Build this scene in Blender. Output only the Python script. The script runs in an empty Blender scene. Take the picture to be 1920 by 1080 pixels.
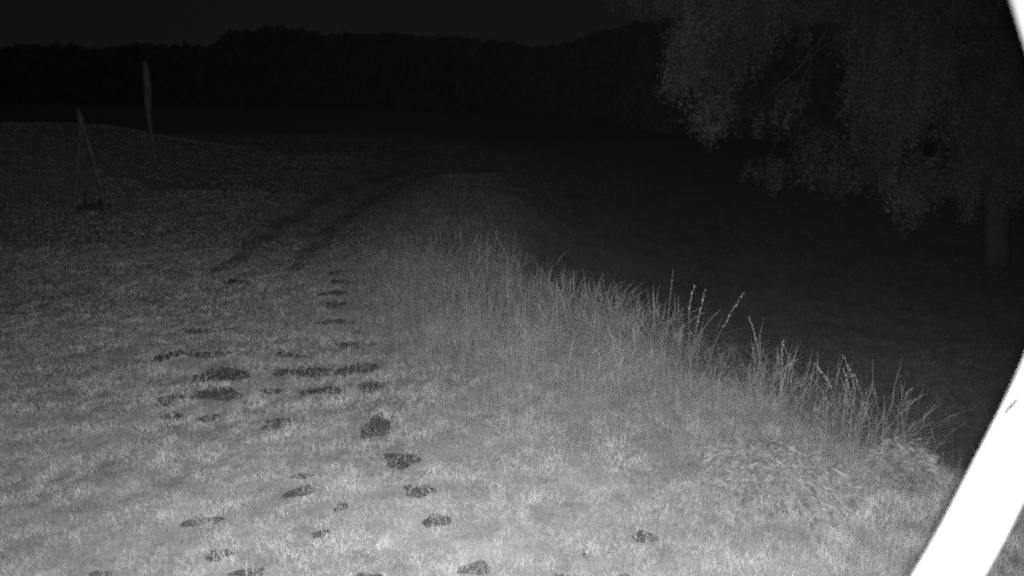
import bpy, bmesh, math, random
import numpy as np
from mathutils import Vector, Matrix

random.seed(7)
rng = np.random.default_rng(11)
scene = bpy.context.scene
COL = scene.collection
R = math.radians

# ------------------------------------------------------------------ camera, night sky, the camera's own infrared lamp, exposure
CAM = np.array([0.0, 0.0, 3.0])
FPX = 1371.0                      # focal length in pixels of a 1920 wide frame
PITCH = math.atan(375.0 / FPX)    # horizon lies 375 px above the middle
cam_d = bpy.data.cameras.new("camera")
cam = bpy.data.objects.new("camera", cam_d); COL.objects.link(cam)
cam.location = CAM
cam.rotation_euler = (math.pi / 2 - PITCH, 0, 0)
cam_d.sensor_width = 36.0
cam_d.lens = 36.0 * FPX / 1920.0
cam_d.clip_start = 0.02
cam_d.clip_end = 3000
cam_d.dof.use_dof = True
cam_d.dof.focus_distance = 9.0
cam_d.dof.aperture_fstop = 3.8
scene.camera = cam

world = bpy.data.worlds.new("World"); scene.world = world
world.use_nodes = True
bg = world.node_tree.nodes["Background"]
bg.inputs[0].default_value = (1, 1, 1, 1)
bg.inputs[1].default_value = 0.0050        # moonless overcast night

lamp_d = bpy.data.lights.new("infrared_lamp", 'SPOT')
lamp_d.energy = 2750
lamp_d.spot_size = R(114)
lamp_d.spot_blend = 1.0
lamp_d.shadow_soft_size = 0.008
lamp = bpy.data.objects.new("infrared_lamp", lamp_d); COL.objects.link(lamp)
lamp.location = (0.006, 0.0, 3.006)
lamp.rotation_euler = (R(90 - 27), 0, R(2.5))

scene.view_settings.view_transform = 'Standard'
scene.view_settings.look = 'None'
scene.view_settings.gamma = 1
scene.view_settings.exposure = 0
scene.cycles.use_denoising = False
scene.cycles.use_adaptive_sampling = True
scene.cycles.adaptive_threshold = 0.10
scene.cycles.adaptive_min_samples = 8
scene.cycles.max_bounces = 4
scene.cycles.sample_clamp_indirect = 0.5
scene.cycles.filter_width = 2.5

# ------------------------------------------------------------------ helpers
def tag(o, label, cat=None, group=None, kind=None):
    if label: o["label"] = label
    if cat: o["category"] = cat
    if group: o["group"] = group
    if kind: o["kind"] = kind
    return o

def ray(px, py):
    u = (px - 960.0) / FPX; v = (540.0 - py) / FPX
    F = np.array([0, math.cos(PITCH), -math.sin(PITCH)])
    U = np.array([0, math.sin(PITCH), math.cos(PITCH)])
    return F + u * np.array([1.0, 0, 0]) + v * U

def at(px, py, Y):
    """the point on a pixel's line of sight at ground distance Y"""
    d = ray(px, py)
    return CAM + d * (Y / d[1])

def flat(px, py, z=0.0):
    d = ray(px, py)
    return CAM + d * ((z - CAM[2]) / d[2])

def sstep(t):
    t = np.clip(t, 0, 1); return t * t * (3 - 2 * t)

VEIL_DENSITY = 3e-6

# edge of the raised lawn (the bank), as x for each distance y
_e = [flat(*p) for p in [(1790, 1080), (1790, 1000), (1778, 905), (1690, 866), (1500, 822), (1330, 742), (1170, 672), (1030, 600), (925, 530), (850, 470)]]
EY = np.array([0.0, 3.0] + [p[1] for p in _e] + [20, 26, 34, 60])
EX = np.array([_e[0][0] - 0.3, _e[0][0] - 0.1] + [p[0] for p in _e] + [-1.2, -1.6, -2.2, -4])

_br = np.random.default_rng(5)
_bc = []
for _f, _a, _n in ((.9, .022, 10), (2.3, .012, 12), (5.5, .0055, 14), (11.0, .0028, 12)):
    for _k in range(_n):
        _t = _br.uniform(0, 6.283); _ff = _f * _br.uniform(.6, 1.5)
        _bc.append((_ff * math.cos(_t), _ff * math.sin(_t), _br.uniform(0, 6.283), _a / math.sqrt(_n) * 1.6))
def bump(x, y):
    z = 0.0
    for kx, ky, p, a in _bc: z = z + a * np.sin(kx * x + ky * y + p)
    return z

def h(x, y):
    x = np.asarray(x, float); y = np.asarray(y, float)
    s = (x - np.interp(y, EY, EX)) * 0.75
    width = 2.6 + 0.35 * np.clip(y - 14, 0, 60)
    drop = sstep(s / width)
    drop = np.maximum(drop, sstep((y - 25 - 1.2 * np.clip(-x - 5, 0, 9)) / 60))
    z = -2.0 * drop + bump(x, y) * (1 - 0.7 * drop)
    # grassy rise on the left in the middle distance
    z = z + 1.75 * sstep((-x - 9.3) / 7.5) * sstep((y - 13) / 11) * (1 - sstep((y - 27) / 14))
    # gentle hollow left of the bank
    z = z - 0.35 * np.exp(-((x + 4.5 - (y - 17) * 0.06) / 1.6) ** 2) * sstep((y - 12) / 6) * (1 - sstep((y - 34) / 8))
    z = z + 0.16 * np.exp(-((x - np.interp(y, EY, EX) + 1.2) / 1.1) ** 2) * sstep((y - 5) / 4)
    return z

def on_ground(px, py):
    d = ray(px, py); t = np.concatenate([np.geomspace(1.0, 3000.0, 900)])
    P = CAM[None] + d[None] * t[:, None]
    below = P[:, 2] <= h(P[:, 0], P[:, 1])
    k = int(np.argmax(below)) if below.any() else len(t) - 1
    a, b = t[max(k - 1, 0)], t[k]
    for _ in range(14):
        m = (a + b) / 2; p = CAM + d * m
        if p[2] <= float(h(p[0], p[1])): b = m
        else: a = m
    return CAM + d * b

def raw_mesh(name, verts, quads=None, tris=None, mat=None, parent=None, attr=None, smooth=False):
    me = bpy.data.meshes.new(name)
    verts = np.asarray(verts, np.float32)
    loops, starts, n = [], [], 0
    if quads is not None and len(quads):
        q = np.asarray(quads, np.int32); loops.append(q.ravel()); starts.append(np.arange(len(q)) * 4); n = q.size
    if tris is not None and len(tris):
        t = np.asarray(tris, np.int32); loops.append(t.ravel()); starts.append(n + np.arange(len(t)) * 3)
    loops = np.concatenate(loops).astype(np.int32); starts = np.concatenate(starts).astype(np.int32)
    me.vertices.add(len(verts)); me.vertices.foreach_set("co", verts.ravel())
    me.loops.add(len(loops)); me.loops.foreach_set("vertex_index", loops)
    me.polygons.add(len(starts)); me.polygons.foreach_set("loop_start", starts)
    if smooth: me.polygons.foreach_set("use_smooth", np.ones(len(starts), bool))
    me.update(calc_edges=True)
    if attr is not None:
        a = me.attributes.new("tone", 'FLOAT', 'POINT'); a.data.foreach_set("value", np.asarray(attr, np.float32))
    if mat: me.materials.append(mat)
    o = bpy.data.objects.new(name, me); COL.objects.link(o)
    if parent: o.parent = parent
    return o

def empty(name, loc):
    o = bpy.data.objects.new(name, None); COL.objects.link(o); o.location = loc
    o.empty_display_size = 0.1
    return o

def mat(name, lo, hi, scale=3.0, detail=6, rough=0.9, use_tone=False, transl=0.0, bumps=0.0, spec=0.1):
    """grey material: two greys mixed by object space noise (the photograph is infrared, so no hue)"""
    m = bpy.data.materials.new(name); m.use_nodes = True
    nt = m.node_tree; N = nt.nodes; L = nt.links
    p = N["Principled BSDF"]; out = N["Material Output"]
    g = N.new("ShaderNodeNewGeometry"); no = N.new("ShaderNodeTexNoise")
    no.inputs["Scale"].default_value = scale; no.inputs["Detail"].default_value = detail
    no.inputs["Roughness"].default_value = 0.62
    L.new(g.outputs["Position"], no.inputs["Vector"])
    r = N.new("ShaderNodeValToRGB")
    r.color_ramp.elements[0].position = 0.34; r.color_ramp.elements[1].position = 0.68
    r.color_ramp.elements[0].color = (lo, lo, lo, 1); r.color_ramp.elements[1].color = (hi, hi, hi, 1)
    L.new(no.outputs["Fac"], r.inputs[0])
    colour = r.outputs["Color"]
    if use_tone:
        a = N.new("ShaderNodeAttribute"); a.attribute_name = "tone"
        v = N.new("ShaderNodeVectorMath"); v.operation = 'SCALE'
        L.new(colour, v.inputs[0]); L.new(a.outputs["Fac"], v.inputs["Scale"]); colour = v.outputs[0]
    L.new(colour, p.inputs["Base Color"])
    p.inputs["Roughness"].default_value = rough
    p.inputs["Specular IOR Level"].default_value = spec
    if bumps:
        n2 = N.new("ShaderNodeTexNoise"); n2.inputs["Scale"].default_value = scale * 6; n2.inputs["Detail"].default_value = 8
        L.new(g.outputs["Position"], n2.inputs["Vector"])
        b = N.new("ShaderNodeBump"); b.inputs["Strength"].default_value = bumps; b.inputs["Distance"].default_value = 0.05
        L.new(n2.outputs["Fac"], b.inputs["Height"]); L.new(b.outputs[0], p.inputs["Normal"])
    if transl:
        t = N.new("ShaderNodeBsdfTranslucent"); mx = N.new("ShaderNodeMixShader")
        mx.inputs[0].default_value = transl
        L.new(colour, t.inputs[0]); L.new(p.outputs[0], mx.inputs[1]); L.new(t.outputs[0], mx.inputs[2])
        L.new(mx.outputs[0], out.inputs[0])
    return m

M_ground = mat("turf_thatch", 0.20, 0.32, 1.1, 8, bumps=0.5)
M_lawn = mat("lawn_grass", 0.30, 0.62, 2.6, 5, use_tone=True, transl=0.25, rough=0.7)
M_tall = mat("meadow_grass", 0.20, 0.42, 1.6, 5, use_tone=True, transl=0.25, rough=0.7)
M_soil = mat("bare_soil", 0.07, 0.15, 9, 6, bumps=0.6)
M_path = mat("trodden_path", 0.16, 0.27, 2.0, 6, bumps=0.4)
M_leaf = mat("tree_leaf", 0.09, 0.20, 0.7, 4, use_tone=True, transl=0.2, rough=0.6)
M_bark = mat("bark", 0.08, 0.18, 3.0, 8, bumps=1.0)
M_wood = mat("weathered_wood", 0.08, 0.16, 6.0, 8, bumps=0.4)
M_char = mat("charred_wood", 0.04, 0.07, 8.0, 6)
M_far = mat("woodland_leaf", 0.25, 0.40, 0.2, 4)
M_dark = mat("dark_shrub_leaf", 0.04, 0.10, 2.0, 4, use_tone=True)
M_broad = mat("broad_leaf", 0.22, 0.38, 7.0, 4, use_tone=True, transl=0.15, rough=0.55)
M_tube = mat("white_enamel", 0.055, 0.085, 8.0, 3, rough=0.45, spec=0.4)
M_twig = mat("twig_bark", 0.004, 0.008, 40.0, 4)

# ------------------------------------------------------------------ ground
def spaced(a, b, step, far, grow=1.06):
    v = list(np.arange(a, b, step)); s = step
    while v[-1] < far: s *= grow; v.append(v[-1] + s)
    return v
xr = spaced(0, 9, 0.10, 900); xs = np.array([-v for v in xr[:0:-1]] + xr)
ys = np.array([-60, -30, -15, -8, -4, -2, 0, 1.5] + spaced(2.6, 16, 0.10, 1500))
X, Y = np.meshgrid(xs, ys)
Z = h(X, Y)
nx, ny = len(xs), len(ys)
idx = np.arange(nx * ny).reshape(ny, nx)
quads = np.stack([idx[:-1, :-1], idx[:-1, 1:], idx[1:, 1:], idx[1:, :-1]], -1).reshape(-1, 4)
ground = raw_mesh("ground", np.stack([X, Y, Z], -1).reshape(-1, 3), quads, mat=M_ground, smooth=True)
tag(ground, "grass covered ground falling from the lawn to a dark lower field", kind="structure")

# ------------------------------------------------------------------ bare dark soil hollows in the turf: pixel centre, width, height, tilt
HOLLOWS = [
    (631, 507, 22, 7, 0, "small dark turf gap, farthest of the ladder-like row"),
    (637, 524, 24, 7, 0, "thin dark turf gap second from the far end of the row"),
    (627, 545, 38, 8, .1, "slanted dark turf gap third from the far end of the row"),
    (624, 566, 34, 13, 0, "rounded dark turf gap in the upper part of the row"),
    (632, 599, 56, 9, -.05, "long thin dark turf gap across the row"),
    (668, 617, 14, 8, 0, "tiny dark turf gap right of the long thin one"),
    (664, 641, 52, 14, .1, "dark turf gap on the right side below the tiny gap"),
    (672, 684, 62, 18, .25, "wavy dark turf gap rising to the right"),
    (697, 718, 34, 18, 0, "dark turf gap by the edge of the longer grass"),
    (707, 788, 36, 40, 0, "tall dark hollow with pale blades standing in it"),
    (753, 852, 48, 26, -.3, "darkest broad hollow in the middle of the lawn"),
    (787, 910, 46, 20, 0, "dark hollow combed over by curved blades"),
    (820, 965, 42, 20, .1, "dark hollow lowest of the curved row"),
    (585, 690, 62, 17, 0, "blocky dark gap in the middle of the lawn"),
    (530, 692, 24, 12, 0, "small round dark gap left of the blocky one"),
    (545, 661, 44, 9, 0, "faint dark streak above the small round gap"),
    (607, 727, 62, 11, .05, "broken dark streak below the blocky gap"),
    (512, 727, 34, 9, 0, "faint dark smudge between two larger gaps"),
    (412, 731, 70, 22, 0, "dark rectangular slot crossed by one pale blade"),
    (416, 696, 76, 26, .15, "wide soft dark patch above the rectangular slot"),
    (396, 659, 62, 13, .08, "dark bar above the wide soft patch"),
    (380, 617, 50, 8, .03, "faint dark bar highest on the left side"),
    (440, 611, 16, 7, .2, "tiny dark fleck right of the highest bar"),
    (440, 524, 20, 8, 0, "lone dark fleck far out on the left lawn"),
    (318, 661, 26, 20, .4, "crooked dark gap at the left of the bars"),
    (320, 741, 26, 22, .6, "slanted dark gap left of the rectangular slot"),
    (326, 772, 26, 14, 0, "dark hook-shaped gap at the left lawn"),
    (394, 776, 22, 12, 0, "small dark smudge below the rectangular slot"),
    (524, 786, 40, 20, .2, "diffuse dark smudge in the open lawn"),
    (566, 912, 44, 16, .35, "slanted dark hollow in the near lawn"),
    (568, 884, 32, 8, .1, "thin dark streak just above a slanted hollow"),
    (642, 940, 18, 14, 0, "round dark dot right of the slanted hollow"),
    (366, 969, 30, 13, 0, "left one of a pair of dark dots near the front"),
    (403, 966, 24, 12, 0, "right one of a pair of dark dots near the front"),
    (604, 991, 22, 10, .2, "small slanted dark dot near the front"),
    (415, 1028, 34, 18, .1, "round dark hollow at the lower left"),
    (893, 1052, 52, 20, .1, "dark hollow near the lower middle edge"),
    (682, 1074, 58, 14, .2, "dark streak on the bottom edge left of middle"),
    (1062, 1076, 50, 16, 0, "dark hollow on the bottom edge right of middle"),
    (1168, 1076, 36, 18, 0, "small dark hollow on the bottom edge"),
    (1207, 996, 42, 17, -.1, "dark hollow in the long grass of the right front"),
    (1098, 1027, 16, 12, 0, "tiny dark dot in the right front grass"),
    (470, 1062, 48, 12, 0, "faint dark streak at the lower left edge"),
    (200, 1068, 36, 12, -.4, "faint slanted dark streak in the lower left corner"),
]
hx, hy, ha, hb, ht, hf = [], [], [], [], [], []
for i, (px, py, w, hh, tilt, lab) in enumerate(HOLLOWS):
    # blades stand up in front of each gap, so the bare soil reaches a little nearer than it shows
    c = on_ground(px, py + 2 + hh * .15); l = on_ground(px - w / 2, py); t_ = on_ground(px, py - hh / 2)
    b_ = on_ground(px, py + hh / 2)
    a = abs(c[0] - l[0]) * 1.1; dep = (t_[1] - b_[1]) / 2 * .85 + 0.015
    slope = tilt * 1.0
    c = c.copy(); c[1] -= 0.05
    hx.append(c[0]); hy.append(c[1]); ha.append(a); hb.append(dep); ht.append(slope)
    hf.append(.30 if any(k_ in lab for k_ in ('faint', 'diffuse', 'soft', 'tiny', 'thin')) else .10)
    n, ph = 28, random.random() * 6
    ring = 7
    V = [(c[0], c[1], float(h(c[0], c[1])) + 0.006)]
    for k in range(1, ring + 1):
        for j in range(n):
            th = 2 * math.pi * j / n
            rr = k / ring * (1 + .16 * math.sin(3 * th + ph) + .10 * math.sin(5 * th + 2 * ph))
            dx = math.cos(th) * a * rr * 1.1; dy = math.sin(th) * dep * rr * 1.1 + dx * slope
            V.append((c[0] + dx, c[1] + dy, float(h(c[0] + dx, c[1] + dy)) + 0.006))
    T = [(0, 1 + j, 1 + (j + 1) % n) for j in range(n)]
    Q = []
    for k in range(ring - 1):
        for j in range(n):
            p0 = 1 + k * n
            Q.append((p0 + j, p0 + n + j, p0 + n + (j + 1) % n, p0 + (j + 1) % n))
    o = raw_mesh("soil_patch", V, Q, T, mat=M_soil, smooth=True)
    tag(o, lab, kind="structure")
hx, hy, ha, hb, ht, hf = map(np.array, (hx, hy, ha, hb, ht, hf))

def hollow_mask(x, y):
    """0 in the middle of a bare hollow, 1 outside"""
    m = np.ones_like(x)
    for a, b, c, d, t, f in zip(hx, hy, ha, hb, ht, hf):
        near = np.abs(x - a) < c * 2 + .3
        if not near.any(): continue
        X_, Y_ = x[near], y[near]
        dx = (X_ - a); dy = (Y_ - b) - dx * t
        q = np.sqrt((dx / c) ** 2 + (dy / d) ** 2)
        q = q + .62 * np.sin(X_ * 33 + 2 * np.sin(Y_ * 19)) * np.sin(Y_ * 29 + 1.7 * np.sin(X_ * 23)) + .22 * np.sin(X_ * 91 + Y_ * 17)
        m[near] = np.minimum(m[near], f + (1 - f) * sstep((q - 0.45) / 0.9))
    return m

# dark worn track curving away behind the bank
tp = [on_ground(*p) for p in [(455, 500), (500, 465), (560, 415), (640, 368), (720, 338), (800, 318), (880, 304)]]
ty = np.array([p[1] for p in tp]); tx = np.array([p[0] for p in tp])
yy = np.linspace(ty[0] - .5, ty[-1] + 4, 120)
cx = np.interp(yy, ty, tx); cx = np.convolve(np.pad(cx, 6, mode='edge'), np.ones(13) / 13, 'valid')
hw = 0.17 + 0.007 * (yy - yy[0]); cx = cx + .35
V, Q = [], []
for side in (-.62, .62):
    nn = len(yy); o0 = sum(len(v) for v in V)
    L = []
    for k in range(5):
        xx = cx + side + (k / 2 - 1) * hw * (1 + .35 * np.sin(yy * 2.3 + k + side)); L.append(np.stack([xx, yy, h(xx, yy) + 0.012], -1))
    V.append(np.stack(L, 1).reshape(-1, 3)); idx = np.arange(nn * 5).reshape(nn, 5) + o0
    Q.append(np.stack([idx[:-1, :-1], idx[:-1, 1:], idx[1:, 1:], idx[1:, :-1]], -1).reshape(-1, 4))
path = raw_mesh("path", np.concatenate(V), np.concatenate(Q), mat=M_path, smooth=True)
tag(path, "two dark worn wheel tracks curving away behind the lawn", kind="structure")

# ------------------------------------------------------------------ grass (uncountable)
def pnoise(x, y, f, seed):
    r = np.random.default_rng(seed); z = np.zeros_like(x)
    for k in range(26):
        a = r.uniform(0, 2 * np.pi); ff = f * r.uniform(.6, 1.8)
        z += np.sin(ff * (x * np.cos(a) + y * np.sin(a)) + r.uniform(0, 6.3))
    return z / 4.6

def blades(x, y, height, width, lean, tone, segs=2, seed=0, z0=None, head=None, ldir=None):
    r = np.random.default_rng(seed); n = len(x)
    z = h(x, y) - 0.005 if z0 is None else z0
    yaw = r.uniform(0, np.pi, n); ld = r.uniform(0, 2 * np.pi, n) if ldir is None else ldir
    wx, wy = np.cos(yaw), np.sin(yaw); lx, ly = np.cos(ld), np.sin(ld)
    V = np.zeros((n, 2 * segs + 1, 3), np.float32)
    for k in range(segs + 1):
        t = k / segs
        off = lean * height * t ** 2; up = height * (t - 0.35 * lean * t ** 2)
        if head is None: w = width * (1 - t) ** 0.6 * 0.5 if k else width * .5
        else:
            w = width * .5 * np.where(head & (t > .74), 3.2 if t < .95 else 1.5, np.where(head, .8, (1 - t) ** .6 + .05))
        px_ = x + lx * off; py_ = y + ly * off; pz = z + up
        if k < segs:
            V[:, 2 * k] = np.stack([px_ - wx * w, py_ - wy * w, pz], -1)
            V[:, 2 * k + 1] = np.stack([px_ + wx * w, py_ + wy * w, pz], -1)
        else: V[:, 2 * k] = np.stack([px_, py_, pz], -1)
    m = 2 * segs + 1; base = (np.arange(n) * m)[:, None]
    Q = np.concatenate([base + np.array([[2 * k, 2 * k + 1, 2 * k + 3, 2 * k + 2]]) for k in range(segs - 1)], 0) if segs > 1 else None
    T = base + np.array([[2 * segs - 2, 2 * segs - 1, 2 * segs]])
    return V.reshape(-1, 3), Q, T, np.repeat(tone, m)

def in_view(x, y, margin=.25):
    zc = y * math.cos(PITCH) + 3 * math.sin(PITCH)
    return (np.abs(x) < zc * (0.70 + .05) + margin)

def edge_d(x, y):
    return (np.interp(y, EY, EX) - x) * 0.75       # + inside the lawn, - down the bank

def scatter(y0, y1, dens):
    w = y1 * .80 + 1.2
    n = int(dens * (y1 - y0) * 2 * w)
    return rng.uniform(-w, w, n), rng.uniform(y0, y1, n)

def tallness(x, y):
    """height of the meadow grass that grows towards the edge of the bank"""
    d = edge_d(x, y)
    t = sstep((3.3 - d) / 3.0) * sstep((d + 1.7) / 1.6)
    return t * (0.25 + 0.50 * sstep((y - 4.6) / 1.2) + .25 * sstep((y - 6.4) / 1.2)) * (1 - .35 * sstep((y - 9) / 5))

parts = []
for (y0, y1, dens, wid) in [(3.4, 5.2, 7500, .0036), (5.2, 7.0, 5200, .0045), (7.0, 9.5, 3000, .006), (9.5, 14, 1400, .009), (14, 22, 420, .017), (22, 36, 130, .030), (36, 60, 34, .055), (60, 95, 12, .09)]:
    x, y = scatter(y0, y1, dens)
    k = in_view(x, y) & (rng.uniform(0, 1, len(x)) < .55 + .45 * sstep((edge_d(x, y) + 2) / 1.5)); x, y = x[k], y[k]
    k = rng.uniform(0, 1, len(x)) < hollow_mask(x, y); x, y = x[k], y[k]
    on_path = np.abs(np.abs(x - np.interp(y, yy, cx)) - .62) < np.interp(y, yy, hw) * .9
    k = ~(on_path & (y > yy[0]) & (rng.uniform(0, 1, len(x)) < .32)); x, y = x[k], y[k]
    tuft = pnoise(x, y, 7, 3); fine = pnoise(x, y, 22, 4)
    hm = hollow_mask(x, y)
    hgt = (0.044 + .008 * tuft + .007 * fine + .06 * sstep((1.6 - edge_d(x, y)) / 1.6)) * rng.uniform(.55, 1.35, len(x)) * (.55 + .45 * hm)
    hgt = np.clip(hgt, .015, .3)
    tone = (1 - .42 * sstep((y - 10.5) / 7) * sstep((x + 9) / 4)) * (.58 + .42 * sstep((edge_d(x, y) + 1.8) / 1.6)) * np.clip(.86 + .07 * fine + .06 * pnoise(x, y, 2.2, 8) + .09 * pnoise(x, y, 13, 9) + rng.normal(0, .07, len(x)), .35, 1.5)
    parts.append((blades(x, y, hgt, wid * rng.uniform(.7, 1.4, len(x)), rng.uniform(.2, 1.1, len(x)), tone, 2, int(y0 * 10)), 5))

def merge(parts):
    V, Q, T, A, off = [], [], [], [], 0
    for (v, q, t, a), _ in parts:
        V.append(v); A.append(a)
        if q is not None: Q.append(q + off)
        T.append(t + off); off += len(v)
    return np.concatenate(V), (np.concatenate(Q) if Q else None), np.concatenate(T), np.concatenate(A)

# long pale blades that lean across the bare hollows
bx, by, bd, bl = [], [], [], []
for a_, b_, c_, d_, t_ in zip(hx, hy, ha, hb, ht):
    if b_ > 10: continue
    for k in range(rng.integers(10, 22)):
        th = rng.uniform(0, 6.283); e = rng.uniform(.3, 1.05)
        bx.append(a_ + math.cos(th) * c_ * e); by.append(b_ + math.sin(th) * d_ * e); bd.append(th + math.pi + rng.normal(0, .7)); bl.append(rng.uniform(.05, .15))
bx, by, bd, bl = map(np.array, (bx, by, bd, bl))
parts.append((blades(bx, by, bl, .0042 * np.ones(len(bx)), rng.uniform(.4, 1.4, len(bx)), rng.uniform(.7, 1.2, len(bx)), 4, 77, ldir=bd), 9))
v, q, t, a = merge(parts)
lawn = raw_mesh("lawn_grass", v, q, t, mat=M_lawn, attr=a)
tag(lawn, "short pale lawn grass lit by the infrared lamp", "grass", kind="stuff")

parts = []
for (y0, y1, dens, wid) in [(3.4, 5.2, 1500, .0032), (5.2, 7.4, 1900, .0027), (7.4, 10, 1400, .0034), (10, 14, 700, .005), (14, 22, 180, .010)]:
    x, y = scatter(y0, y1, dens)
    T_ = tallness(x, y)
    k = in_view(x, y, .6) & (rng.uniform(0, 1, len(x)) < T_ ** .7 * (.25 + .75 * hollow_mask(x, y))) & (T_ > .03); x, y, T_ = x[k], y[k], T_[k]
    tuft = pnoise(x, y, 3.2, 5)
    hgt = (.08 + .56 * T_ * (1 + .30 * tuft)) * (.40 + .95 * rng.uniform(0, 1, len(x)) ** 1.8)
    lone = rng.uniform(0, 1, len(x)) < .08; hgt = np.where(lone, hgt * 1.2 + .22 * (T_ > .3), hgt)
    hgt = np.clip(hgt, .06, .95)
    head = (hgt > .44) & (rng.uniform(0, 1, len(x)) < .45)
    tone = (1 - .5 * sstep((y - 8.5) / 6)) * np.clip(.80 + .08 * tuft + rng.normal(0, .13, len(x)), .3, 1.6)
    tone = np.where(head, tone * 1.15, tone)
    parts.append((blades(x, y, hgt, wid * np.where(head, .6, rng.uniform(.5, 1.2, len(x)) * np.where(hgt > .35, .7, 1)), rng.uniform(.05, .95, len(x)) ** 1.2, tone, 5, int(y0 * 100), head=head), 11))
v, q, t, a = merge(parts)
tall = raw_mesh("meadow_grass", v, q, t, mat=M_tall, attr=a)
tag(tall, "long wispy meadow grass growing along the edge of the bank", "grass", kind="stuff")

# ------------------------------------------------------------------ swept tubes
def tube(path, radii, n=8, closed_ends=True):
    path = [Vector(p) for p in path]; V, Q = [], []
    up = Vector((0.13, 0.21, 0.97)).normalized()
    for i, p in enumerate(path):
        d = (path[min(i + 1, len(path) - 1)] - path[max(i - 1, 0)]).normalized()
        if abs(d.dot(up)) > .98: up = Vector((1, 0.1, 0)).normalized()
        a = d.cross(up).normalized(); b = d.cross(a).normalized()
        r = radii[i] if hasattr(radii, '__len__') else radii
        for j in range(n):
            th = 2 * math.pi * j / n; V.append(p + (a * math.cos(th) + b * math.sin(th)) * r)
    for i in range(len(path) - 1):
        for j in range(n):
            Q.append((i * n + j, i * n + (j + 1) % n, (i + 1) * n + (j + 1) % n, (i + 1) * n + j))
    T = []
    if closed_ends:
        V.append(path[0]); V.append(path[-1]); a0, a1 = len(V) - 2, len(V) - 1; e = (len(path) - 1) * n
        for j in range(n): T += [(a0, (j + 1) % n, j), (a1, e + j, e + (j + 1) % n)]
    return [tuple(v) for v in V], Q, T

class Geo:
    def __init__(s): s.V, s.Q, s.T, s.A = [], [], [], []
    def add(s, g, tone=1.0):
        o = len(s.V); s.V += g[0]; s.A += [tone] * len(g[0])
        s.Q += [tuple(i + o for i in f) for f in g[1]]; s.T += [tuple(i + o for i in f) for f in g[2]]
    def build(s, name, m, parent=None, smooth=False, origin=None):
        V = np.array(s.V)
        if origin is not None: V = V - np.array(origin)
        return raw_mesh(name, V, s.Q or None, s.T or None, mat=m, parent=parent, attr=s.A, smooth=smooth)

# ------------------------------------------------------------------ seeding grass stalks that stand out one by one
def stalk(pts, Y, wstem, whead, headfrac, label, group="tall seeding grass stalks along the bank"):
    base = on_ground(*pts[0]); Y = base[1]
    t = empty("grass_stalk", tuple(base)); tag(t, label, "grass stalk", group)
    P = [np.array(at(px, py, Y + .04 * k)) for k, (px, py) in enumerate(pts)]
    P[0] = base.copy()
    # resample with a smooth curve
    P = np.array(P); s = np.r_[0, np.cumsum(np.linalg.norm(np.diff(P, axis=0), axis=1))]
    u = np.linspace(0, s[-1], 26); C = np.stack([np.interp(u, s, P[:, i]) for i in range(3)], -1)
    for _ in range(4): C[1:-1] = (C[:-2] + 2 * C[1:-1] + C[2:]) / 4
    C = C - base
    cut = int(25 * (1 - headfrac))
    g = Geo(); g.add(tube([C[i] for i in range(cut + 1)], wstem, 5)); g.build("stem", M_tall, t)
    g = Geo(); g.add(tube([C[i] for i in range(cut, 26)], [wstem * (1 - .6 * (i - cut) / (26 - cut)) for i in range(cut, 26)], 5))
    for i in range((26 - cut) * 3):
        f = i / ((26 - cut) * 3); j = min(cut + int(f * (25 - cut)), 24)
        p = Vector(C[j]).lerp(Vector(C[j + 1]), random.random())
        d = (Vector(C[j + 1]) - Vector(C[j])).normalized()
        side = Vector((random.uniform(-1, 1), random.uniform(-1, 1), random.uniform(-.3, .3))).normalized()
        w = (1.5 if Y < 6.4 else .8) * whead * math.sin(math.pi * min(.15 + f * .85, 1)) ** .7
        q = p + side * w * .15; e = q + d * random.uniform(.012, .022) + side * w * .8
        g.add(tube([q, (q + e) / 2 + side * .001, e], [.0008, .0034 if Y < 6.4 else .0022, .0008], 4), random.uniform(1.0, 1.8) if Y < 6.4 else random.uniform(.7, 1.2))
    g.build("seed_head", M_tall, t)
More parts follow.
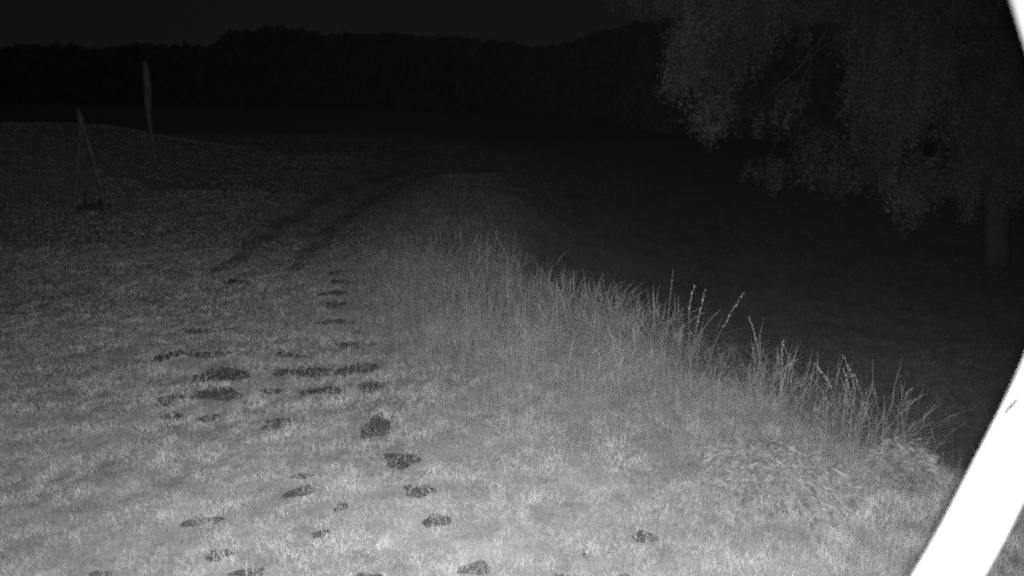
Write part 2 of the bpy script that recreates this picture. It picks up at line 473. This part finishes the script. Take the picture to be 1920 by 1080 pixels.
STALKS = [
    ([(1598, 860), (1604, 780), (1600, 710), (1580, 666)], 5.95, .0018, .010, .30, "tallest pale seed head in the clump beside the leafy mound"),
    ([(1590, 860), (1597, 790), (1592, 730), (1581, 690)], 6.00, .0016, .007, .22, "shorter twin seed head just left of the tallest one"),
    ([(1606, 858), (1625, 780), (1614, 740), (1602, 700)], 6.05, .0016, .007, .2, "slim seed head leaning left in the pale clump"),
    ([(1570, 850), (1566, 745), (1552, 712), (1528, 682)], 6.05, .0016, .008, .30, "arching seed head bent to the left over the dark field"),
    ([(1636, 856), (1645, 790), (1645, 745), (1634, 722)], 6.0, .0016, .006, .2, "drooping stalk with a kinked tip right of the pale clump"),
    ([(1690, 880), (1692, 770), (1699, 735), (1712, 727)], 6.1, .0012, .003, .15, "thin hooked stalk right of all others over the dark field"),
    ([(1460, 800), (1466, 700), (1468, 640)], 6.6, .0018, .012, .26, "upright feathery stalk left of the pale clump"),
    ([(1240, 760), (1248, 640), (1256, 560), (1262, 508)], 7.9, .0018, .006, .24, "single tall straight stalk above the middle of the bank"),
    ([(1296, 770), (1292, 640), (1292, 570), (1302, 536)], 7.6, .0018, .008, .2, "upright stalk with a nodding tip in the bank grass"),
    ([(1282, 780), (1300, 640), (1314, 575), (1322, 545)], 7.4, .0018, .010, .28, "thick seed head leaning slightly right in the bank grass"),
    ([(1250, 760), (1290, 660), (1330, 600), (1352, 578)], 7.7, .0018, .006, .3, "slanted stalk leaning far to the right"),
    ([(1300, 780), (1340, 640), (1380, 570), (1396, 546)], 7.3, .0018, .012, .3, "loose feathery stalk reaching right over the dark field"),
    ([(1428, 800), (1426, 680), (1414, 620), (1405, 596)], 6.8, .0018, .006, .25, "short stalk leaning left over the dark field"),
    ([(950, 640), (952, 560), (948, 520), (954, 488)], 10.4, .002, .008, .3, "pale stalk at the far end of the bank"),
    ([(1016, 660), (1014, 590), (1010, 545)], 9.6, .002, .008, .3, "straight stalk on the far half of the bank"),
]
for s_ in STALKS: stalk(*s_)

# bushy weedy clump behind the leafy patch
def leaf_quad(p, d, nrm, L, W):
    """one bent leaf: 4 stations, slight fold"""
    d = Vector(d).normalized(); s = d.cross(Vector(nrm)).normalized(); n = s.cross(d).normalized()
    V, Q, T = [], [], []
    prof = [(0, .10, 0), (.3, .9, .02), (.62, .8, 0), (1, .03, -.16)]
    for (t, w, z) in prof:
        c = p + d * (L * t) + n * (L * z)
        V += [tuple(c - s * W * w * .5 + n * W * .12), tuple(c), tuple(c + s * W * w * .5 + n * W * .12)]
    for k in range(3):
        Q += [(3 * k, 3 * k + 1, 3 * k + 4, 3 * k + 3), (3 * k + 1, 3 * k + 2, 3 * k + 5, 3 * k + 4)]
    return V, Q, T

def weed(px, py, Y, height, spread, nst, nleaf, L, label, cat="weed", name="weed", group=None):
    b = on_ground(px, py)
    t = empty(name, tuple(b)); tag(t, label, cat, group)
    gs, gl = Geo(), Geo()
    for i in range(nst):
        a = random.uniform(0, 6.28); rr = spread * math.sqrt(random.random()); hh = height * random.uniform(.55, 1.05)
        p0 = Vector((math.cos(a) * rr * .5, math.sin(a) * rr * .5, -.01)); p2 = Vector((math.cos(a) * rr, math.sin(a) * rr, hh))
        p1 = p0.lerp(p2, .5) + Vector((-math.cos(a), -math.sin(a), 0)) * rr * .15
        P = [p0.lerp(p1, k / 4) for k in range(4)] + [p1.lerp(p2, k / 4) for k in range(5)]
        gs.add(tube(P, .0018, 4))
        for k in range(nleaf):
            f = random.uniform(.15, 1); j = min(int(f * 8), 7); p = P[j].lerp(P[j + 1], random.random())
            d = Vector((random.uniform(-1, 1), random.uniform(-1, 1), random.uniform(-.4, .7)))
            gl.add(leaf_quad(p, d, Vector((random.uniform(-.4, .4), random.uniform(-.4, .4), 1)), L * random.uniform(.6, 1.3), L * random.uniform(.25, .4)), random.uniform(.7, 1.2))
    gs.build("stem", M_tall, t); gl.build("foliage", M_tall, t)
    return t
weed(1590, 850, 6.05, .62, .13, 16, 26, .028, "dense pale weedy clump topped by the tallest seed heads", "weed")
weed(1530, 838, 6.25, .48, .20, 14, 18, .035, "leafy weeds left of the pale clump behind the low leafy patch", "weed")
weed(1415, 800, 6.6, .42, .22, 12, 16, .030, "open weedy tuft between the bank grass and the upright feathery stalk", "weed")
weed(1325, 760, 7.1, .40, .22, 14, 16, .035, "rounded weedy tuft at the middle of the bank crest", "weed")
weed(1700, 880, 6.15, .30, .22, 8, 10, .022, "sparse thin weed rising behind the leafy mound", "weed")

def leafy(px, py, Y, a, b, height, n, L, label):
    c = on_ground(px, py)
    t = empty("leafy_plant", tuple(c)); tag(t, label, "leafy plant", "low broad-leaved plants on the bank")
    g, gs = Geo(), Geo()
    for i in range(n):
        th = random.uniform(0, 6.28); r = math.sqrt(random.random())
        x = math.cos(th) * a * r; y = math.sin(th) * b * r
        zz = height * math.sqrt(max(0, 1 - r ** 2)) * random.uniform(.45, 1.0) + .03 + float(h(c[0] + x, c[1] + y)) - c[2]
        d = Vector((x / a + random.uniform(-.8, .8), y / b - .5 + random.uniform(-.8, .8), random.uniform(-.55, .35)))
        g.add(leaf_quad(Vector((x, y, zz)), d, Vector((random.uniform(-.6, .6), random.uniform(-1.3, .6), random.uniform(.1, 1))), L * random.uniform(.5, 1.25), L * random.uniform(.16, .28)), random.uniform(.6, 1.1))
        if i % 7 == 0: gs.add(tube([Vector((x * .8, y * .8, zz - .2)), Vector((x, y, zz))], .002, 4))
    gs.build("stem", M_tall, t); g.build("foliage", M_broad, t)
leafy(1460, 905, 5.75, .56, .60, .185, 1500, .08, "wide low patch of broad drooping leaves left of the tall pale clump")
leafy(1688, 908, 5.70, .26, .24, .38, 900, .065, "rounded leafy mound at the bank's right end against the dark field")

# ------------------------------------------------------------------ the big weeping tree on the right
TB = np.array(at(1866, 497, 21.0)); TB[2] = float(h(TB[0], TB[1])) - .05
tree = empty("weeping_tree", tuple(TB)); tag(tree, "large weeping tree with hanging foliage and pale trunk at the right", "tree")
O = Vector(TB)
g = Geo()
top = Vector((.3, .3, 13.0))
trunk_pts = [Vector((0, 0, -.3)), Vector((0, 0, .3)), Vector((-.32, 0, 2)), Vector((-.7, .1, 4.5)), Vector((-.6, .2, 7.5)), Vector((-.2, .2, 10.5)), top]
g.add(tube(trunk_pts, [.46, .36, .31, .29, .24, .15, .03], 14))
# clumps of foliage: pixel centre x, top y, bottom y, pixel half width, distance, density
CL = [
    (1330, -60, 240, 62, 17.5, 1.0), (1282, 30, 215, 34, 17.5, .8), (1262, 130, 205, 26, 17.4, .5), (1395, -80, 200, 62, 18.2, 1.0), (1345, 150, 290, 34, 17.6, .8), (1312, 180, 272, 24, 17.5, .5),
    (1440, -90, 120, 60, 19.0, .8), (1480, 140, 270, 38, 19.5, .35), (1425, 190, 270, 26, 19.3, .3), (1540, 230, 385, 60, 20.5, .55), (1440, 290, 378, 46, 20.5, .5),
    (1600, -90, 160, 38, 17.8, 1.0), (1650, -100, 230, 52, 17.5, 1.35), (1625, 60, 330, 36, 17.6, 1.0), (1690, 100, 340, 55, 17.6, 1.3), (1640, 230, 385, 42, 18.2, .9),
    (1745, -100, 260, 48, 17.0, 1.3), (1790, 60, 330, 40, 17.3, .9), (1715, 280, 455, 34, 17.5, 1.0), (1675, 290, 420, 28, 17.7, .7), (1760, 260, 425, 26, 18.0, .6),
    (1815, 200, 435, 30, 17.8, .9), (1850, -60, 300, 46, 18.2, .8), (1905, -60, 400, 44, 17.8, 1.1), (1920, 100, 400, 30, 16.8, .8), (1860, 200, 370, 36, 18.6, .6),
    (1520, -100, 70, 70, 20.0, .6), (1500, -70, 150, 40, 21.0, .25), (1815, 250, 448, 26, 17.6, .9), (1905, 200, 445, 40, 17.8, .9), (1580, 300, 392, 34, 20.0, .5), (1200, -60, 50, 60, 19.0, .35), (1270, -60, 60, 50, 18.5, .6), (1960, -60, 380, 60, 17.6, .9), (2060, -60, 360, 80, 18.5, .8), (2180, 0, 330, 80, 20, .8),
]
lv = []; lt = []
def rand_leaves(P, size, tone):
    n = len(P); d = rng.normal(0, 1, (n, 3)); d[:, 2] -= 1.1; d /= np.linalg.norm(d, axis=1)[:, None]
    r = rng.normal(0, 1, (n, 3)); s = np.cross(d, r); s /= np.linalg.norm(s, axis=1)[:, None]
    L = size * rng.uniform(.6, 1.3, n)[:, None]; W = L * .42
    return np.stack([P, P + d * L * .5 + s * W * .5, P + d * L, P + d * L * .5 - s * W * .5], 1), np.repeat(tone, 4)
for (px, y0, y1, hw_, Y, den) in CL:
    a_, b_ = at(px, y0, Y), at(px, y1, Y)
    cxw = (a_[0] + b_[0]) / 2; rad = hw_ / FPX * Y * 1.03; Hh = a_[2] - b_[2]
    # limb from the trunk to the head of the clump
    k0 = Vector(trunk_pts[3]).lerp(Vector(trunk_pts[5]), random.random()); k1 = Vector((cxw, Y, a_[2])) - O
    mid = k0.lerp(k1, .6); mid.z = max(k0.z, k1.z) + 1.8 + random.random()
    g.add(tube([k0, k0.lerp(mid, .5) + Vector((0, 0, .25)), mid, mid.lerp(k1, .5) + Vector((0, 0, .2)), k1], [.07, .04, .025, .018, .01], 6))
    ns = int(105 * den * (hw_ / 45))
    for i in range(ns):
        th = random.uniform(0, 6.28); r = math.sqrt(random.random()) * rad
        sx, sy = math.cos(th) * r, math.sin(th) * r * 1.0
        f0 = random.uniform(0, .7) ** 1.3; ln = Hh * random.uniform(.22, .75); rq = r / rad
        z1 = a_[2] - Hh * f0; z2 = max(z1 - ln, b_[2] + (abs(random.gauss(0, .10)) + .42 * rq ** 1.6) * Hh)
        if z2 > z1 - .25: continue
        # taper towards the bottom of the clump
        tp_ = 1 - .45 * f0
        n = int((z1 - z2) * random.uniform(34, 64)) + 6
        tt = np.sort(rng.uniform(0, 1, n)); sway = random.uniform(-.25, .25)
        P = np.stack([cxw + sx * tp_ + sway * tt + rng.normal(0, .05, n), Y + sy * tp_ + rng.normal(0, .05, n), z1 + (z2 - z1) * tt + rng.normal(0, .05, n)], -1) - TB
        v4, tn = rand_leaves(P, .074, np.clip(rng.normal(1, .22, n), .4, 1.6) * random.uniform(.6, 1.4)); lv.append(v4); lt.append(tn)
lv = np.concatenate(lv); lt = np.concatenate(lt); nq = len(lv)
print("tree leaves", nq)
raw_mesh("crown", lv.reshape(-1, 3), np.arange(nq * 4).reshape(-1, 4), mat=M_leaf, parent=tree, attr=lt)
g.build("trunk", M_bark, tree, smooth=True)

# ------------------------------------------------------------------ far woodland (one dark mass)
wl = [(-200, 170, 98, 260), (150, 171, 96, 250), (430, 174, 94, 220), (470, 175, 72, 210), (560, 178, 64, 205), (640, 180, 70, 200), (700, 186, 76, 190), (830, 200, 74, 165), (950, 212, 92, 150),
      (1040, 225, 92, 130), (1120, 240, 70, 112), (1200, 262, 48, 90), (1300, 285, 44, 76), (1500, 300, 60, 70), (1900, 300, 60, 70), (2500, 300, 60, 70)]
wx = np.array([w[0] for w in wl]); wt = np.array([w[2] for w in wl]); wd = np.array([w[3] for w in wl])
q_ = []
for i in range(150000):
    px = random.uniform(-200, 2400)
    q_.append(px)
px = np.array(q_); D = np.interp(px, wx, wd)
outl = np.interp(px, wx, wt) + 3 * np.sin(px / 31.0) + 2.5 * np.sin(px / 12.7 + 2 * np.sin(px / 90)) + 2 * np.sin(px / 4.1 + 3 * np.sin(px / 57))
topz = CAM[2] + (165 - outl) / FPX * D
f = rng.uniform(0, 1, len(px)) ** .8
Dj = D * (1 + np.abs(rng.normal(0, .05, len(px))))
P = np.stack([(px - 960) / FPX * D * 1.03 * (Dj / D), Dj, -2.2 + (topz + 2.2) * f * (1 + rng.normal(0, .01, len(px)))], -1)
d1 = rng.normal(0, 1, P.shape); d1 /= np.linalg.norm(d1, axis=1)[:, None]
r1 = np.cross(d1, rng.normal(0, 1, P.shape)); r1 /= np.linalg.norm(r1, axis=1)[:, None]
S = (D / 1371 * 7)[:, None] * rng.uniform(.5, 1.4, len(px))[:, None]
Vw = np.stack([P - d1 * S, P + r1 * S * .7, P + d1 * S, P - r1 * S * .7], 1)
wood = raw_mesh("woodland", Vw.reshape(-1, 3), np.arange(len(px) * 4).reshape(-1, 4), mat=M_far)
tag(wood, "far dark woodland along the horizon beyond the field", "woodland", kind="stuff")

# ------------------------------------------------------------------ low dark shrub out in the field
c = on_ground(868, 322); sh = empty("shrub", tuple(c)); tag(sh, "low dark spreading shrub out in the field beyond the lawn", "shrub")
n = 9000; th = rng.uniform(0, 6.283, n); r = rng.uniform(0, 1, n) ** .5; el = np.sqrt(np.maximum(0, 1 - r ** 2))
sc_ = c[1] / FPX
P = np.stack([np.cos(th) * r * 74 * sc_, np.sin(th) * r * 1.2, el * rng.uniform(0, 1, n) * 30 * sc_ * (1 + .2 * np.sin(th * 3)) * (0.75 + .25 * np.cos(th))], -1)
v4, tn = rand_leaves(P, .12, np.ones(n))
raw_mesh("foliage", v4.reshape(-1, 3), np.arange(n * 4).reshape(-1, 4), mat=M_dark, parent=sh, attr=tn)
g = Geo()
for i in range(7):
    a = i * .9; g.add(tube([Vector((0, 0, -.05)), Vector((math.cos(a) * .4, math.sin(a) * .3, .3)), Vector((math.cos(a) * .9, math.sin(a) * .6, .55))], [.03, .02, .01], 5))
g.build("stem", M_char, sh)

# ------------------------------------------------------------------ pole tripod, charred sticks and leaning post on the left
Y0 = on_ground(175, 405)[1]
tc = on_ground(172, 404)
tri = empty("pole_tripod", tuple(tc)); tag(tri, "tall tripod of three thin pale poles standing on the left lawn", "tripod")
apex = Vector(at(151, 222, Y0)) - Vector(tc)
def leg(px, py, rad, over):
    f = Vector(on_ground(px, py)) - Vector(tc)
    d = (apex - f).normalized()
    e = apex + d * over
    m = f.lerp(e, .5) + Vector((.02, 0, .01))
    g = Geo(); g.add(tube([f - d * .05, f.lerp(m, .5), m, m.lerp(e, .5), e], [rad * 1.15, rad * 1.1, rad, rad * .95, rad * .8], 10))
    g.build("leg", M_wood, tri, smooth=True)
leg(206, 410, .046, .22); leg(137, 424, .028, .12); leg(160, 384, .024, .15)
g = Geo()
for k in range(5):
    z = apex + Vector((0, 0, -.10 + k * .035)); P = [z + Vector((math.cos(a) * .075, math.sin(a) * .075, .01 * math.sin(a * 2))) for a in np.linspace(0, 6.283, 13)]
    g.add(tube(P, .012, 5))
g.build("lashing", M_wood, tri)
c = on_ground(172, 392); fp = empty("stick_heap", tuple(c)); tag(fp, "dark heap of charred sticks between the legs of the tripod", "stick heap")
for i in range(16):
    a = random.uniform(0, 6.28); p = Vector((random.uniform(-.22, .22), random.uniform(-.25, .25), random.uniform(.02, .14)))
    d = Vector((math.cos(a), math.sin(a), random.uniform(-.3, .5))) * random.uniform(.12, .28)
    g = Geo(); g.add(tube([p - d, p, p + d], [.025, .032, .02], 7)); g.build("stick", M_char, fp, smooth=True)

Yp = on_ground(291, 322)[1]; pb = on_ground(291, 322)
post = empty("leaning_post", tuple(pb)); tag(post, "tall pale post leaning left behind the tripod", "post")
pt = Vector(at(271, 118, Yp)) - Vector(pb)
P = [Vector((0, 0, -.1))] + [pt * (k / 8) + Vector((.03 * math.sin(k * 1.1), 0, 0)) for k in range(1, 9)]
g = Geo(); g.add(tube(P, [.05, .055, .06, .065, .075, .10, .12, .11, .085], 12)); g.build("shaft", M_wood, post, smooth=True)
g = Geo(); g.add(tube([pt * .995, pt * 1.012], [.095, .06], 12)); g.build("cap", M_wood, post)

# ------------------------------------------------------------------ curved white tube close to the camera
inner = [(1560, 1330), (1640, 1212), (1720, 1080), (1776, 984), (1833, 870), (1880, 780), (1921, 693), (1975, 560), (2005, 410), (1985, 260), (1952, 150), (1930, 80), (1906, 0), (1878, -80), (1838, -170)]
ip = np.array(inner, float); s = np.r_[0, np.cumsum(np.linalg.norm(np.diff(ip, axis=0), axis=1))]
u = np.linspace(0, s[-1], 90); ip = np.stack([np.interp(u, s, ip[:, k]) for k in range(2)], -1)
for _ in range(12): ip[1:-1] = (ip[:-2] + 2 * ip[1:-1] + ip[2:]) / 4
tg = np.gradient(ip, axis=0); tg /= np.linalg.norm(tg, axis=1)[:, None]; nr = np.stack([-tg[:, 1], tg[:, 0]], -1)
HALF = 49.0; DT = 0.66; RT = HALF / FPX * DT
mid = ip + nr * HALF
def cam_pt(px, py, depth):
    return CAM + ray(px, py) * depth
C = [cam_pt(p[0], p[1], DT) for p in mid]
# both ends sweep back past the camera to the wall it is mounted on
def sweep(p, q):
    d = np.array(p) - np.array(q); d /= np.linalg.norm(d); out = []; p = np.array(p)
    for k in range(16):
        w = min(1, (k + 1) / 9); v = d * (1 - w) + np.array([0, -1.0, 0]) * w; v /= np.linalg.norm(v); p = p + v * .07; out.append(p.copy())
    return out
C = sweep(C[0], C[1])[::-1] + C + sweep(C[-1], C[-2])
org = C[len(C) // 2]
tb = empty("curved_tube", tuple(org)); tag(tb, "glaring white curved tube passing close by on the right edge", "tube")
g = Geo(); g.add(tube([Vector(p - org) for p in C], RT, 32)); g.build("tube_body", M_tube, tb, smooth=True)
a0 = cam_pt(1894, 764, DT - RT * .8); a1 = cam_pt(1908, 748, DT - RT * 1.1); a2 = cam_pt(1884, 776, DT - RT * .4)
tw = Geo(); tw.add(tube([Vector(a2 - a0), Vector((0, 0, 0)), Vector(a1 - a0)], [.0016, .0030, .0024], 6))
twe = tw.build("twig", M_twig); twe.location = Vector(a0)
tag(twe, "tiny dark twig stuck to the left edge of the white tube", "twig")

# ------------------------------------------------------------------ faint scattering volume, added to veil the frame and lift the blacks
def box(name, a, b, m):
    V = [(x, y, z) for x in (a[0], b[0]) for y in (a[1], b[1]) for z in (a[2], b[2])]
    Q = [(0, 1, 3, 2), (4, 6, 7, 5), (0, 4, 5, 1), (2, 3, 7, 6), (0, 2, 6, 4), (1, 5, 7, 3)]
    return raw_mesh(name, V, Q, mat=m)
mh = bpy.data.materials.new("black_lift_volume"); mh.use_nodes = True
nt = mh.node_tree; nt.nodes.remove(nt.nodes["Principled BSDF"])
pv = nt.nodes.new("ShaderNodeVolumePrincipled"); pv.inputs["Color"].default_value = (1, 1, 1, 1)
pv.inputs["Density"].default_value = VEIL_DENSITY
nt.links.new(pv.outputs[0], nt.nodes["Material Output"].inputs["Volume"])
hz = box("added_veil", (-3000, -100, -8), (3000, 3000, 60), mh)
tag(hz, "added thin scattering volume over the whole field that lifts the blacks", kind="stuff")
